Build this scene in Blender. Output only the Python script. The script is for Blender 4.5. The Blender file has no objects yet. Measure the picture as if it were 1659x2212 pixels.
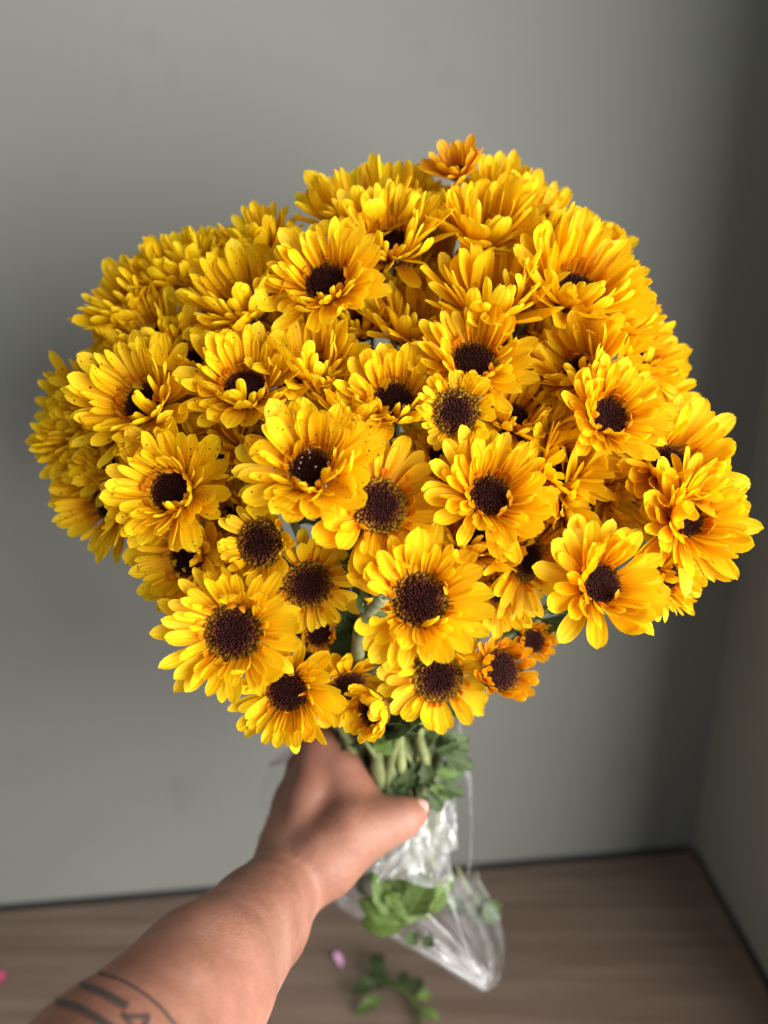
import bpy, bmesh, math, random
import numpy as np
from mathutils import Vector, Matrix, Quaternion
from mathutils.bvhtree import BVHTree

R = math.radians
sc = bpy.context.scene
col = sc.collection
rnd = random.Random(11)

# ------------------------------------------------------------------ camera
TABLE_Z = 0.0
CAM_H = 0.80
PITCH = R(18.0)
F_PX, CX, CY = 1662.0, 829.5, 1106.0          # focal length and centre in the measured picture units
cam = bpy.data.cameras.new('camera')
cam.sensor_fit = 'VERTICAL'
cam.sensor_height = 34.6
cam.sensor_width = 25.95
cam.lens = 26.0
cam.clip_start, cam.clip_end = 0.02, 50
cam.dof.use_dof = True
cam.dof.focus_distance = 0.442
cam_o = bpy.data.objects.new('camera', cam)
cam_o.location = (0, 0, CAM_H)
cam_o.rotation_euler = (R(90) - PITCH, 0, 0)
col.objects.link(cam_o)
sc.camera = cam_o
C_POS = Vector((0, 0, CAM_H))
C_RIGHT = Vector((1, 0, 0))
C_UP = Vector((0, math.sin(PITCH), math.cos(PITCH)))
C_FWD = Vector((0, math.cos(PITCH), -math.sin(PITCH)))
cam.dof.aperture_fstop = 2.6


def ray(x, y):
    return (C_RIGHT * ((x - CX) / F_PX) + C_UP * (-(y - CY) / F_PX) + C_FWD)


def P(x, y, d):
    """point seen at measured position x, y at depth d metres"""
    return C_POS + ray(x, y) * d


def on_table(x, y, z=0.0):
    r = ray(x, y)
    return C_POS + r * ((z - CAM_H) / r.z)


# ------------------------------------------------------------------ world and lamps
w = bpy.data.worlds.new('World')
sc.world = w
w.use_nodes = True
w.node_tree.nodes['Background'].inputs[0].default_value = (0.93, 0.97, 1.0, 1)
w.node_tree.nodes['Background'].inputs[1].default_value = 0.40

lamp = bpy.data.lights.new('window_light', 'AREA')
lamp.shape = 'RECTANGLE'
lamp.size, lamp.size_y = 1.8, 1.5
lamp.energy = 108.0
lamp.color = (1.0, 0.975, 0.94)
lo = bpy.data.objects.new('window_light', lamp)
lo.location = (1.30, -0.50, 0.80)
tgt = Vector((-0.10, 0.60, 0.66))
lo.rotation_euler = (tgt - Vector(lo.location)).to_track_quat('-Z', 'Y').to_euler()
col.objects.link(lo)

vs = sc.view_settings
vs.view_transform = 'Standard'
vs.look = 'None'
vs.exposure = 0.0
vs.gamma = 1.0


# ------------------------------------------------------------------ helpers
def tag(o, label=None, cat=None, group=None, kind=None):
    if label: o['label'] = label
    if cat: o['category'] = cat
    if group: o['group'] = group
    if kind: o['kind'] = kind
    return o


def mesh(name, verts, faces, mat=None, smooth=True, uvs=None):
    me = bpy.data.meshes.new(name)
    me.from_pydata([tuple(v) for v in verts], [], faces)
    if uvs is not None:
        uv = me.uv_layers.new(name='UVMap')
        li = np.empty(len(me.loops), dtype=np.int32)
        me.loops.foreach_get('vertex_index', li)
        uv.data.foreach_set('uv', np.asarray(uvs, dtype=np.float32)[li].ravel())
    if smooth:
        me.polygons.foreach_set('use_smooth', [True] * len(me.polygons))
    if mat: me.materials.append(mat)
    me.update()
    return me


def link(name, me, parent=None):
    o = bpy.data.objects.new(name, me)
    col.objects.link(o)
    if parent: o.parent = parent
    return o


def empty(name, loc=(0, 0, 0)):
    o = bpy.data.objects.new(name, None)
    o.empty_display_size = 0.02
    o.location = loc
    col.objects.link(o)
    return o


def grid(nu, nv, fn, mat=None, name='sheet', wrap=False):
    vs_, uv_ = [], []
    for j in range(nv):
        for i in range(nu):
            u = i / (nu if wrap else nu - 1); v = j / (nv - 1)
            vs_.append(fn(u, v)); uv_.append((u, v))
    fs = []
    for j in range(nv - 1):
        for i in range(nu if wrap else nu - 1):
            a = j * nu + i; b = j * nu + (i + 1) % nu
            fs.append((a, b, b + nu, a + nu))
    return mesh(name, vs_, fs, mat, True, uv_)


def tube(pts, rads, mat, name='tube', n=7, cap=True):
    """tapered tube through pts"""
    pts = [Vector(p) for p in pts]
    vs_, fs, uv_ = [], [], []
    prev = None
    for k, p in enumerate(pts):
        t = (pts[min(k + 1, len(pts) - 1)] - pts[max(k - 1, 0)]).normalized()
        if prev is None:
            a = t.orthogonal().normalized()
        else:
            a = (prev - t * prev.dot(t)).normalized()
        prev = a
        b = t.cross(a)
        r = rads[k] if hasattr(rads, '__len__') else rads
        for i in range(n):
            th = 2 * math.pi * i / n
            vs_.append(p + (a * math.cos(th) + b * math.sin(th)) * r)
            uv_.append((i / n, k / (len(pts) - 1)))
    for k in range(len(pts) - 1):
        for i in range(n):
            fs.append((k * n + i, k * n + (i + 1) % n, (k + 1) * n + (i + 1) % n, (k + 1) * n + i))
    if cap:
        fs.append(tuple(range(n))[::-1])
        fs.append(tuple(range((len(pts) - 1) * n, len(pts) * n)))
    return mesh(name, vs_, fs, mat, True, uv_)


def bez(p0, p1, p2, p3, n):
    out = []
    for i in range(n):
        t = i / (n - 1); s = 1 - t
        out.append(p0 * s ** 3 + p1 * 3 * s * s * t + p2 * 3 * s * t * t + p3 * t ** 3)
    return out


# ------------------------------------------------------------------ materials
class NT:
    def __init__(self, name):
        self.m = bpy.data.materials.new(name)
        self.m.use_nodes = True
        self.t = self.m.node_tree
        self.t.nodes.clear()
        self.out = self.n('ShaderNodeOutputMaterial')

    def n(self, typ, **kw):
        nd = self.t.nodes.new(typ)
        for k, v in kw.items(): setattr(nd, k, v)
        return nd

    def l(self, a, b): self.t.links.new(a, b)

    def ramp(self, fac, stops, interp='LINEAR'):
        r = self.n('ShaderNodeValToRGB')
        r.color_ramp.interpolation = interp
        els = r.color_ramp.elements
        while len(els) < len(stops): els.new(0.5)
        for e, (p, c) in zip(els, stops):
            e.position = p; e.color = (*c, 1) if len(c) == 3 else c
        self.l(fac, r.inputs[0])
        return r.outputs[0]

    def math(self, op, a, b=None, clamp=False):
        nd = self.n('ShaderNodeMath', operation=op, use_clamp=clamp)
        for i, v in enumerate((a, b)):
            if v is None: continue
            if isinstance(v, (int, float)): nd.inputs[i].default_value = v
            else: self.l(v, nd.inputs[i])
        return nd.outputs[0]

    def mix(self, fac, a, b, mode='MIX'):
        nd = self.n('ShaderNodeMix', data_type='RGBA', blend_type=mode)
        for s, v in ((nd.inputs[0], fac), (nd.inputs[6], a), (nd.inputs[7], b)):
            if isinstance(v, (int, float)): s.default_value = v
            elif isinstance(v, tuple): s.default_value = (*v, 1)
            else: self.l(v, s)
        return nd.outputs[2]

    def noise(self, vec, scale, detail=3, rough=0.5):
        nd = self.n('ShaderNodeTexNoise')
        nd.inputs['Scale'].default_value = scale
        nd.inputs['Detail'].default_value = detail
        nd.inputs['Roughness'].default_value = rough
        if vec is not None: self.l(vec, nd.inputs['Vector'])
        return nd

    def pbsdf(self, **kw):
        p = self.n('ShaderNodeBsdfPrincipled')
        for k, v in kw.items():
            s = p.inputs[k.replace('_', ' ')]
            if isinstance(v, (int, float)): s.default_value = v
            elif isinstance(v, tuple): s.default_value = (*v, 1) if len(v) == 3 else v
            else: self.l(v, s)
        return p

    def bump(self, h, strength, dist):
        b = self.n('ShaderNodeBump')
        b.inputs['Strength'].default_value = strength
        b.inputs['Distance'].default_value = dist
        self.l(h, b.inputs['Height'])
        return b.outputs[0]


def petal_material(name, stops, specks=False, transl=0.40):
    m = NT(name)
    uv = m.n('ShaderNodeUVMap', uv_map='UVMap').outputs[0]
    sep = m.n('ShaderNodeSeparateXYZ'); m.l(uv, sep.inputs[0])
    u, v = sep.outputs[0], sep.outputs[1]
    info = m.n('ShaderNodeObjectInfo')
    rv = info.outputs['Random']
    # colour along the petal, shifted a little from petal to petal
    sh = m.math('MULTIPLY_ADD', rv, 0.16)
    nd = sh.node; nd.inputs[2].default_value = -0.08
    vv = m.math('ADD', v, sh, True)
    c = m.ramp(vv, stops)
    # fine lengthwise veins
    comb = m.n('ShaderNodeCombineXYZ')
    m.l(m.math('MULTIPLY', u, 9.0), comb.inputs[0])
    m.l(m.math('MULTIPLY', v, 1.2), comb.inputs[1])
    m.l(m.math('MULTIPLY', rv, 40.0), comb.inputs[2])
    vein = m.noise(comb.outputs[0], 1.0, 3, 0.6).outputs[0]
    c = m.mix(m.math('MULTIPLY', m.ramp(vein, [(0.42, (0, 0, 0)), (0.68, (1, 1, 1))]), 0.13), c, (0.86, 0.46, 0.004))
    rim_glow = m.math('MULTIPLY', m.math('SUBTRACT', m.math('ABSOLUTE', m.math('SUBTRACT', u, 0.5)), 0.38), 5.0, True)
    c = m.mix(m.math('MULTIPLY', rim_glow, v), c, (0.97, 0.74, 0.030))  # light through the thin petal edges, painted as a paler border
    # petal to petal hue and value
    hsv = m.n('ShaderNodeHueSaturation')
    m.l(c, hsv.inputs['Color'])
    rr = m.math('FRACT', m.math('MULTIPLY', rv, 7.31))
    m.l(m.math('MULTIPLY_ADD', rr, 0.014), hsv.inputs['Hue']); hsv.inputs['Hue'].links[0].from_node.inputs[2].default_value = 0.497
    m.l(m.math('MULTIPLY_ADD', m.math('FRACT', m.math('MULTIPLY', rv, 3.7)), 0.12), hsv.inputs['Value']); hsv.inputs['Value'].links[0].from_node.inputs[2].default_value = 0.92
    c = hsv.outputs[0]
    # bruised, slightly paler tip on a few petals
    tipn = m.noise(comb.outputs[0], 2.3, 2).outputs[0]
    tipm = m.math('MULTIPLY', m.ramp(v, [(0.90, (0, 0, 0)), (1.0, (1, 1, 1))]), m.ramp(tipn, [(0.5, (0, 0, 0)), (0.7, (1, 1, 1))]))
    c = m.mix(m.math('MULTIPLY', tipm, m.math('GREATER_THAN', rr, 0.72)), c, (0.80, 0.50, 0.22))
    if specks:
        cb = m.n('ShaderNodeCombineXYZ')
        m.l(m.math('ADD', m.math('MULTIPLY', u, 1.6), m.math('MULTIPLY', rv, 31.0)), cb.inputs[0])
        m.l(m.math('ADD', m.math('MULTIPLY', v, 5.0), m.math('MULTIPLY', rv, 17.0)), cb.inputs[1])
        vo = m.n('ShaderNodeTexVoronoi', voronoi_dimensions='2D')
        vo.inputs['Scale'].default_value = 1.5
        m.l(cb.outputs[0], vo.inputs['Vector'])
        sepc = m.n('ShaderNodeSeparateColor'); m.l(vo.outputs['Color'], sepc.inputs[0])
        size = m.math('MULTIPLY', sepc.outputs[0], 0.15)
        s = m.math('LESS_THAN', vo.outputs['Distance'], size)
        s = m.math('MULTIPLY', s, m.math('GREATER_THAN', sepc.outputs[1], 0.58))
        s = m.math('MULTIPLY', s, m.math('LESS_THAN', v, 0.93))
        c = m.mix(s, c, (0.012, 0.010, 0.008))
    hgt = m.math('ADD', vein, m.math('MULTIPLY', m.math('SINE', m.math('MULTIPLY', u, 19.0)), 0.22))
    nrm = m.bump(hgt, 0.45, 0.0009)
    p = m.pbsdf(Base_Color=c, Roughness=0.52, Specular_IOR_Level=0.24, Normal=nrm)
    tr = m.n('ShaderNodeBsdfTranslucent')
    m.l(m.mix(1.0, c, (1.0, 0.92, 0.6), 'MULTIPLY'), tr.inputs[0])
    mx = m.n('ShaderNodeMixShader'); mx.inputs[0].default_value = transl
    m.l(p.outputs[0], mx.inputs[1]); m.l(tr.outputs[0], mx.inputs[2])
    m.l(mx.outputs[0], m.out.inputs[0])
    return m.m


YEL = [(0.0, (0.86, 0.36, 0.006)), (0.16, (0.92, 0.50, 0.005)), (0.42, (0.95, 0.60, 0.006)), (1.0, (0.96, 0.68, 0.014))]
ORA = [(0.0, (0.72, 0.19, 0.006)), (0.30, (0.86, 0.36, 0.006)), (1.0, (0.93, 0.51, 0.010))]
M_PETAL = petal_material('yellow_petal', YEL)
M_SPECK = petal_material('flecked_yellow_petal', YEL, specks=True)
M_ORANGE = petal_material('orange_petal', ORA)
M_INNER = petal_material('inner_orange_petal', [(0.0, (0.60, 0.12, 0.01)), (0.4, (0.82, 0.28, 0.008)), (1.0, (0.90, 0.46, 0.012))])


def disc_material(name, flecks=False, ring=0.0):
    m = NT(name)
    a = m.n('ShaderNodeAttribute', attribute_name='rad').outputs['Fac']
    isl = m.n('ShaderNodeNewGeometry').outputs['Random Per Island']
    oi = m.n('ShaderNodeObjectInfo').outputs['Random']
    aj = m.math('ADD', a, m.math('MULTIPLY_ADD', isl, 0.12))
    aj.node.inputs[1].links[0].from_node.inputs[2].default_value = -0.06
    aj = m.math('ADD', aj, m.math('MULTIPLY', oi, 0.07))
    c = m.ramp(aj, [(0.0, (0.017, 0.0034, 0.0028)), (0.68 - ring, (0.026, 0.0052, 0.0038)), (0.86 - ring, (0.075, 0.020, 0.006)),
                    (0.95 - ring * 0.8, (0.13, 0.058, 0.005)), (1.0, (0.22, 0.115, 0.008))])
    hsv = m.n('ShaderNodeHueSaturation'); m.l(c, hsv.inputs['Color'])
    m.l(m.math('MULTIPLY_ADD', isl, 0.9), hsv.inputs['Value']); hsv.inputs['Value'].links[0].from_node.inputs[2].default_value = 0.55
    c = hsv.outputs[0]
    if flecks:
        c = m.mix(m.math('GREATER_THAN', isl, 0.955), c, (0.55, 0.50, 0.42))
    p = m.pbsdf(Base_Color=c, Roughness=0.6, Specular_IOR_Level=0.10)
    m.l(p.outputs[0], m.out.inputs[0])
    return m.m


M_RING = disc_material('ochre_ringed_disc', False, 0.14)
M_DISC = disc_material('dark_disc')
M_DISC_F = disc_material('white_flecked_disc', True)


def green_material(name, c0, c1, rough=0.5, scale=60, transl=0.0, veins=False):
    m = NT(name)
    tc = m.n('ShaderNodeTexCoord').outputs['Object']
    nz = m.noise(tc, scale, 4, 0.6).outputs[0]
    c = m.mix(m.ramp(nz, [(0.35, (0, 0, 0)), (0.65, (1, 1, 1))]), c0, c1)
    if veins:
        uv = m.n('ShaderNodeUVMap', uv_map='UVMap').outputs[0]
        sp = m.n('ShaderNodeSeparateXYZ'); m.l(uv, sp.inputs[0])
        au = m.math('ABSOLUTE', m.math('SUBTRACT', sp.outputs[0], 0.5))
        mid = m.math('LESS_THAN', au, 0.025)
        sv = m.math('FRACT', m.math('SUBTRACT', m.math('MULTIPLY', sp.outputs[1], 6.0), m.math('MULTIPLY', au, 3.4)))
        sv = m.math('LESS_THAN', m.math('ABSOLUTE', m.math('SUBTRACT', sv, 0.5)), 0.06)
        vn = m.math('MAXIMUM', mid, m.math('MULTIPLY', sv, 0.6))
        c = m.mix(m.math('MULTIPLY', vn, 0.5), c, tuple(min(1, x * 2.2) for x in c1))
    oi = m.n('ShaderNodeObjectInfo').outputs['Random']
    hsv = m.n('ShaderNodeHueSaturation'); m.l(c, hsv.inputs['Color'])
    m.l(m.math('MULTIPLY_ADD', oi, 0.5), hsv.inputs['Value']); hsv.inputs['Value'].links[0].from_node.inputs[2].default_value = 0.75
    p = m.pbsdf(Base_Color=hsv.outputs[0], Roughness=rough, Specular_IOR_Level=0.3, Normal=m.bump(nz, 0.4, 0.001))
    if transl:
        tr = m.n('ShaderNodeBsdfTranslucent'); m.l(hsv.outputs[0], tr.inputs[0])
        mx = m.n('ShaderNodeMixShader'); mx.inputs[0].default_value = transl
        m.l(p.outputs[0], mx.inputs[1]); m.l(tr.outputs[0], mx.inputs[2])
        m.l(mx.outputs[0], m.out.inputs[0])
    else:
        m.l(p.outputs[0], m.out.inputs[0])
    return m.m


M_STEM = green_material('pale_green_stem', (0.10, 0.13, 0.045), (0.23, 0.25, 0.105), 0.55)
M_CALYX = green_material('green_calyx', (0.12, 0.18, 0.06), (0.22, 0.28, 0.12), 0.6)
M_LEAF = green_material('dark_green_leaf', (0.032, 0.056, 0.018), (0.068, 0.105, 0.034), 0.5, 45, 0.2, True)
M_FRESH = green_material('fresh_green_leaf', (0.058, 0.105, 0.020), (0.130, 0.200, 0.048), 0.5, 45, 0.25, True)
M_WILT = green_material('withered_green', (0.085, 0.105, 0.040), (0.16, 0.17, 0.085), 0.7)


def wall_material(name, base):
    m = NT(name)
    tc = m.n('ShaderNodeTexCoord').outputs['Object']
    big = m.noise(tc, 2.2, 4, 0.6).outputs[0]
    c = m.mix(m.ramp(big, [(0.3, (0, 0, 0)), (0.7, (1, 1, 1))]), tuple(x * 0.93 for x in base), tuple(x * 1.03 for x in base))
    # small rubbed marks
    st = m.noise(tc, 7.0, 3, 0.55).outputs[0]
    c = m.mix(m.math('MULTIPLY', m.ramp(st, [(0.63, (0, 0, 0)), (0.76, (1, 1, 1))]), 0.40), c, tuple(x * 0.62 for x in base))
    mp = m.n('ShaderNodeMapping'); m.l(tc, mp.inputs[0]); mp.inputs['Scale'].default_value = (9, 9, 26); mp.inputs['Location'].default_value = (3.1, 0, 1.7)
    sm = m.noise(mp.outputs[0], 1.0, 4, 0.65).outputs[0]
    c = m.mix(m.math('MULTIPLY', m.ramp(sm, [(0.68, (0, 0, 0)), (0.76, (1, 1, 1))]), 0.45), c, tuple(x * 0.55 for x in base))
    fine = m.noise(tc, 260, 3, 0.6).outputs[0]
    p = m.pbsdf(Base_Color=c, Roughness=0.62, Specular_IOR_Level=0.25, Normal=m.bump(fine, 0.12, 0.0015))
    m.l(p.outputs[0], m.out.inputs[0])
    return m.m


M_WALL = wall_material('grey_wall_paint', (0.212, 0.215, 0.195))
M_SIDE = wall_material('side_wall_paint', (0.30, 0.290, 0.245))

m = NT('brown_wood_laminate')
tc = m.n('ShaderNodeTexCoord').outputs['Object']
mp = m.n('ShaderNodeMapping'); m.l(tc, mp.inputs[0])
mp.inputs['Scale'].default_value = (1.6, 26.0, 1.0)
g1 = m.noise(mp.outputs[0], 1.6, 5, 0.62).outputs[0]
mp2 = m.n('ShaderNodeMapping'); m.l(tc, mp2.inputs[0])
mp2.inputs['Scale'].default_value = (6.0, 160.0, 1.0)
g2 = m.noise(mp2.outputs[0], 1.5, 3, 0.6).outputs[0]
c = m.ramp(g1, [(0.3, (0.135, 0.093, 0.067)), (0.5, (0.200, 0.143, 0.108)), (0.72, (0.270, 0.202, 0.157))])
c = m.mix(m.math('MULTIPLY', g2, 0.55), c, (0.092, 0.062, 0.045))
p = m.pbsdf(Base_Color=c, Roughness=0.5, Specular_IOR_Level=0.35, Normal=m.bump(g2, 0.2, 0.0006))
m.l(p.outputs[0], m.out.inputs[0])
M_WOOD = m.m

m = NT('brown_skin')
tc = m.n('ShaderNodeTexCoord').outputs['Object']
n1 = m.noise(tc, 26, 4, 0.55).outputs[0]
n2 = m.noise(tc, 420, 3, 0.6).outputs[0]
c = m.ramp(n1, [(0.32, (0.25, 0.112, 0.073)), (0.5, (0.315, 0.152, 0.105)), (0.70, (0.40, 0.212, 0.156))])
c = m.mix(m.math('MULTIPLY', n2, 0.30), c, (0.22, 0.085, 0.055))
vo = m.n('ShaderNodeTexVoronoi'); vo.inputs['Scale'].default_value = 900; m.l(tc, vo.inputs['Vector'])
n3 = m.noise(tc, 110, 4, 0.65).outputs[0]
c = m.mix(m.math('MULTIPLY', m.ramp(n3, [(0.45, (0, 0, 0)), (0.7, (1, 1, 1))]), 0.30), c, (0.46, 0.19, 0.135))
n2 = m.math('ADD', m.math('MULTIPLY', n2, 0.5), m.math('ADD', m.math('MULTIPLY', vo.outputs['Distance'], 0.6), n3))
hand_shade = m.n('ShaderNodeAttribute', attribute_name='hand').outputs['Fac']
c = m.mix(m.math('MULTIPLY', hand_shade, 0.75), c, (0.195, 0.080, 0.050))  # skin darkened over the hand: the bouquet's shade painted into the colour
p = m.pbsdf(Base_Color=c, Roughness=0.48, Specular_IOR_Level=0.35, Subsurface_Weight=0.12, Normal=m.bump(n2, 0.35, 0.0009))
p.inputs['Subsurface Radius'].default_value = (1.0, 0.35, 0.2)
p.inputs['Subsurface Scale'].default_value = 0.006
m.l(p.outputs[0], m.out.inputs[0])
M_SKIN = m.m


def plain(name, colr, rough=0.5, **kw):
    m = NT(name)
    tc = m.n('ShaderNodeTexCoord').outputs['Object']
    nz = m.noise(tc, 90, 3, 0.6).outputs[0]
    c = m.mix(nz, tuple(x * 0.8 for x in colr), tuple(min(1, x * 1.2) for x in colr))
    p = m.pbsdf(Base_Color=c, Roughness=rough, **kw)
    m.l(p.outputs[0], m.out.inputs[0])
    return m.m


M_GAP_SHADE = plain('black_gap_shade', (0.018, 0.019, 0.021), 0.6)  # near black, stands for the shade in the gap along the walls
m = NT('tattoo_ink')
tc = m.n('ShaderNodeTexCoord').outputs['Object']
k1 = m.noise(tc, 160, 4, 0.7).outputs[0]
uv = m.n('ShaderNodeUVMap', uv_map='UVMap').outputs[0]
sp = m.n('ShaderNodeSeparateXYZ'); m.l(uv, sp.inputs[0])
edge = m.math('MULTIPLY', m.math('SUBTRACT', m.math('ABSOLUTE', m.math('SUBTRACT', sp.outputs[0], 0.5)), 0.30), 4.5, True)
c = m.mix(m.ramp(k1, [(0.3, (0, 0, 0)), (0.7, (1, 1, 1))]), (0.050, 0.046, 0.044), (0.085, 0.068, 0.060))
c = m.mix(m.math('MULTIPLY', edge, 0.8), c, (0.25, 0.125, 0.088))
p = m.pbsdf(Base_Color=c, Roughness=0.5, Specular_IOR_Level=0.35)
m.l(p.outputs[0], m.out.inputs[0])
M_INK = m.m
M_NAIL = plain('fingernail', (0.62, 0.33, 0.28), 0.3)
M_PINK = plain('pink_petal', (0.75, 0.38, 0.62), 0.5)
M_RED = plain('magenta_petal', (0.45, 0.05, 0.14), 0.5)


def film_material(name, haze, streak):
    m = NT(name)
    uv = m.n('ShaderNodeUVMap', uv_map='UVMap').outputs[0]
    mp = m.n('ShaderNodeMapping'); m.l(uv, mp.inputs[0]); mp.inputs['Scale'].default_value = (16, 5, 1)
    nz = m.noise(mp.outputs[0], 1.0, 4, 0.6)
    nz.inputs['Distortion'].default_value = 0.8
    k = m.ramp(nz.outputs[0], [(0.50, (0, 0, 0)), (0.75, (1, 1, 1))])
    tr = m.n('ShaderNodeBsdfTransparent'); tr.inputs[0].default_value = (0.955, 0.96, 0.96, 1)
    df = m.n('ShaderNodeBsdfDiffuse'); df.inputs[0].default_value = (0.75, 0.77, 0.78, 1)
    tl = m.n('ShaderNodeBsdfTranslucent'); tl.inputs[0].default_value = (0.75, 0.77, 0.78, 1)
    mm = m.n('ShaderNodeMixShader'); mm.inputs[0].default_value = 0.5
    m.l(df.outputs[0], mm.inputs[1]); m.l(tl.outputs[0], mm.inputs[2])
    mx = m.n('ShaderNodeMixShader')
    f = m.math('MULTIPLY_ADD', k, streak * 0.8); f.node.inputs[2].default_value = haze
    m.l(f, mx.inputs[0]); m.l(tr.outputs[0], mx.inputs[1]); m.l(mm.outputs[0], mx.inputs[2])
    gl = m.n('ShaderNodeBsdfGlossy'); gl.inputs['Roughness'].default_value = 0.30
    gl.inputs[0].default_value = (1, 1, 1, 1)
    fr = m.n('ShaderNodeFresnel'); fr.inputs['IOR'].default_value = 1.5
    b = m.bump(nz.outputs[0], 0.8, 0.004)
    m.l(b, gl.inputs['Normal'])
    m2 = m.n('ShaderNodeMixShader')
    m.l(m.math('MULTIPLY', fr.outputs[0], 0.5, True), m2.inputs[0])
    m.l(mx.outputs[0], m2.inputs[1]); m.l(gl.outputs[0], m2.inputs[2])
    m.l(m2.outputs[0], m.out.inputs[0])
    return m.m


M_FILM = film_material('clear_film', 0.02, 0.04)
M_CRUMPLE = film_material('crumpled_film', 0.30, 0.40)
M_SEAM = film_material('film_seam', 0.10, 0.16)

# ------------------------------------------------------------------ setting: walls and table
h = CAM_H
A = on_table(0, 1968); B = on_table(1496, 1838); D = on_table(1664, 2150)
bd = (B - A).normalized(); sd = (D - B).normalized()
bn = Vector((-bd.y, bd.x, 0)); sn = Vector((-sd.y, sd.x, 0))      # both point away from the room
if sn.x < 0: sn = -sn
GAP = 0.013
wallA = A + bn * GAP - bd * 1.6
# corner of the two wall planes
def meet(p, d, q, e):
    t = ((q.x - p.x) * e.y - (q.y - p.y) * e.x) / (d.x * e.y - d.y * e.x)
    return p + d * t
W = meet(A + bn * GAP, bd, B + sn * GAP, sd)
def slab(name, p, q, nrm, z0, z1, th, mat):
    vs_ = []
    for a in (p, q, q + nrm * th, p + nrm * th):
        for z in (z0, z1): vs_.append(Vector((a.x, a.y, z)))
    fs = [(0, 2, 3, 1), (2, 4, 5, 3), (4, 6, 7, 5), (6, 0, 1, 7), (1, 3, 5, 7), (0, 6, 4, 2)]
    me = mesh(name, vs_, fs, mat, False)
    bm = bmesh.new(); bm.from_mesh(me); bmesh.ops.recalc_face_normals(bm, faces=bm.faces); bm.to_mesh(me); bm.free()
    return link(name, me)
back = slab('back_wall', wallA, W + bd * 0.0, bn, -0.35, 1.9, 0.06, M_WALL)
tag(back, 'plain grey painted wall with faint rub marks behind the bouquet', None, None, 'structure')
side = slab('side_wall', W + bn * 0.06, W + sd * (0.46), sn, -0.35, 1.9, 0.06, M_SIDE)
tag(side, 'shaded grey wall at the right meeting the back wall in a corner', None, None, 'structure')

tA = A - bd * 1.3; tB = B; tD = B + sd * 1.6; tE = tA + sd * 1.6
me = bpy.data.meshes.new('table')
bm = bmesh.new()
top = [bm.verts.new((v.x, v.y, 0)) for v in (tA, tB, tD, tE)]
f = bm.faces.new(top)
ex = bmesh.ops.extrude_face_region(bm, geom=[f])
for v in [g for g in ex['geom'] if isinstance(g, bmesh.types.BMVert)]: v.co.z -= 0.30
bmesh.ops.recalc_face_normals(bm, faces=bm.faces)
bmesh.ops.bevel(bm, geom=list(bm.edges), offset=0.0015, segments=2, affect='EDGES')
bm.to_mesh(me); bm.free(); me.materials.append(M_WOOD)
table = link('table', me)
tag(table, 'brown wood grain tabletop set just off the grey walls', 'table')

def strip(p, q, nrm, z, th=0.004):  # dark strip added in the gap to paint its shade
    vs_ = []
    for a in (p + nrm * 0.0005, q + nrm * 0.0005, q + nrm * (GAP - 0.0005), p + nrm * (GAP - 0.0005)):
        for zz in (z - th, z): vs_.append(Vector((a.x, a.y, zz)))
    me = mesh('gap_shade_strip', vs_, [(1, 3, 5, 7), (0, 6, 4, 2), (0, 2, 3, 1), (2, 4, 5, 3), (4, 6, 7, 5), (6, 0, 1, 7)], M_GAP_SHADE, False)
    link('gap_shade_strip', me, table)
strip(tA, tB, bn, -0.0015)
strip(tB, tB + sd * 1.2, sn, -0.0015)

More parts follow.
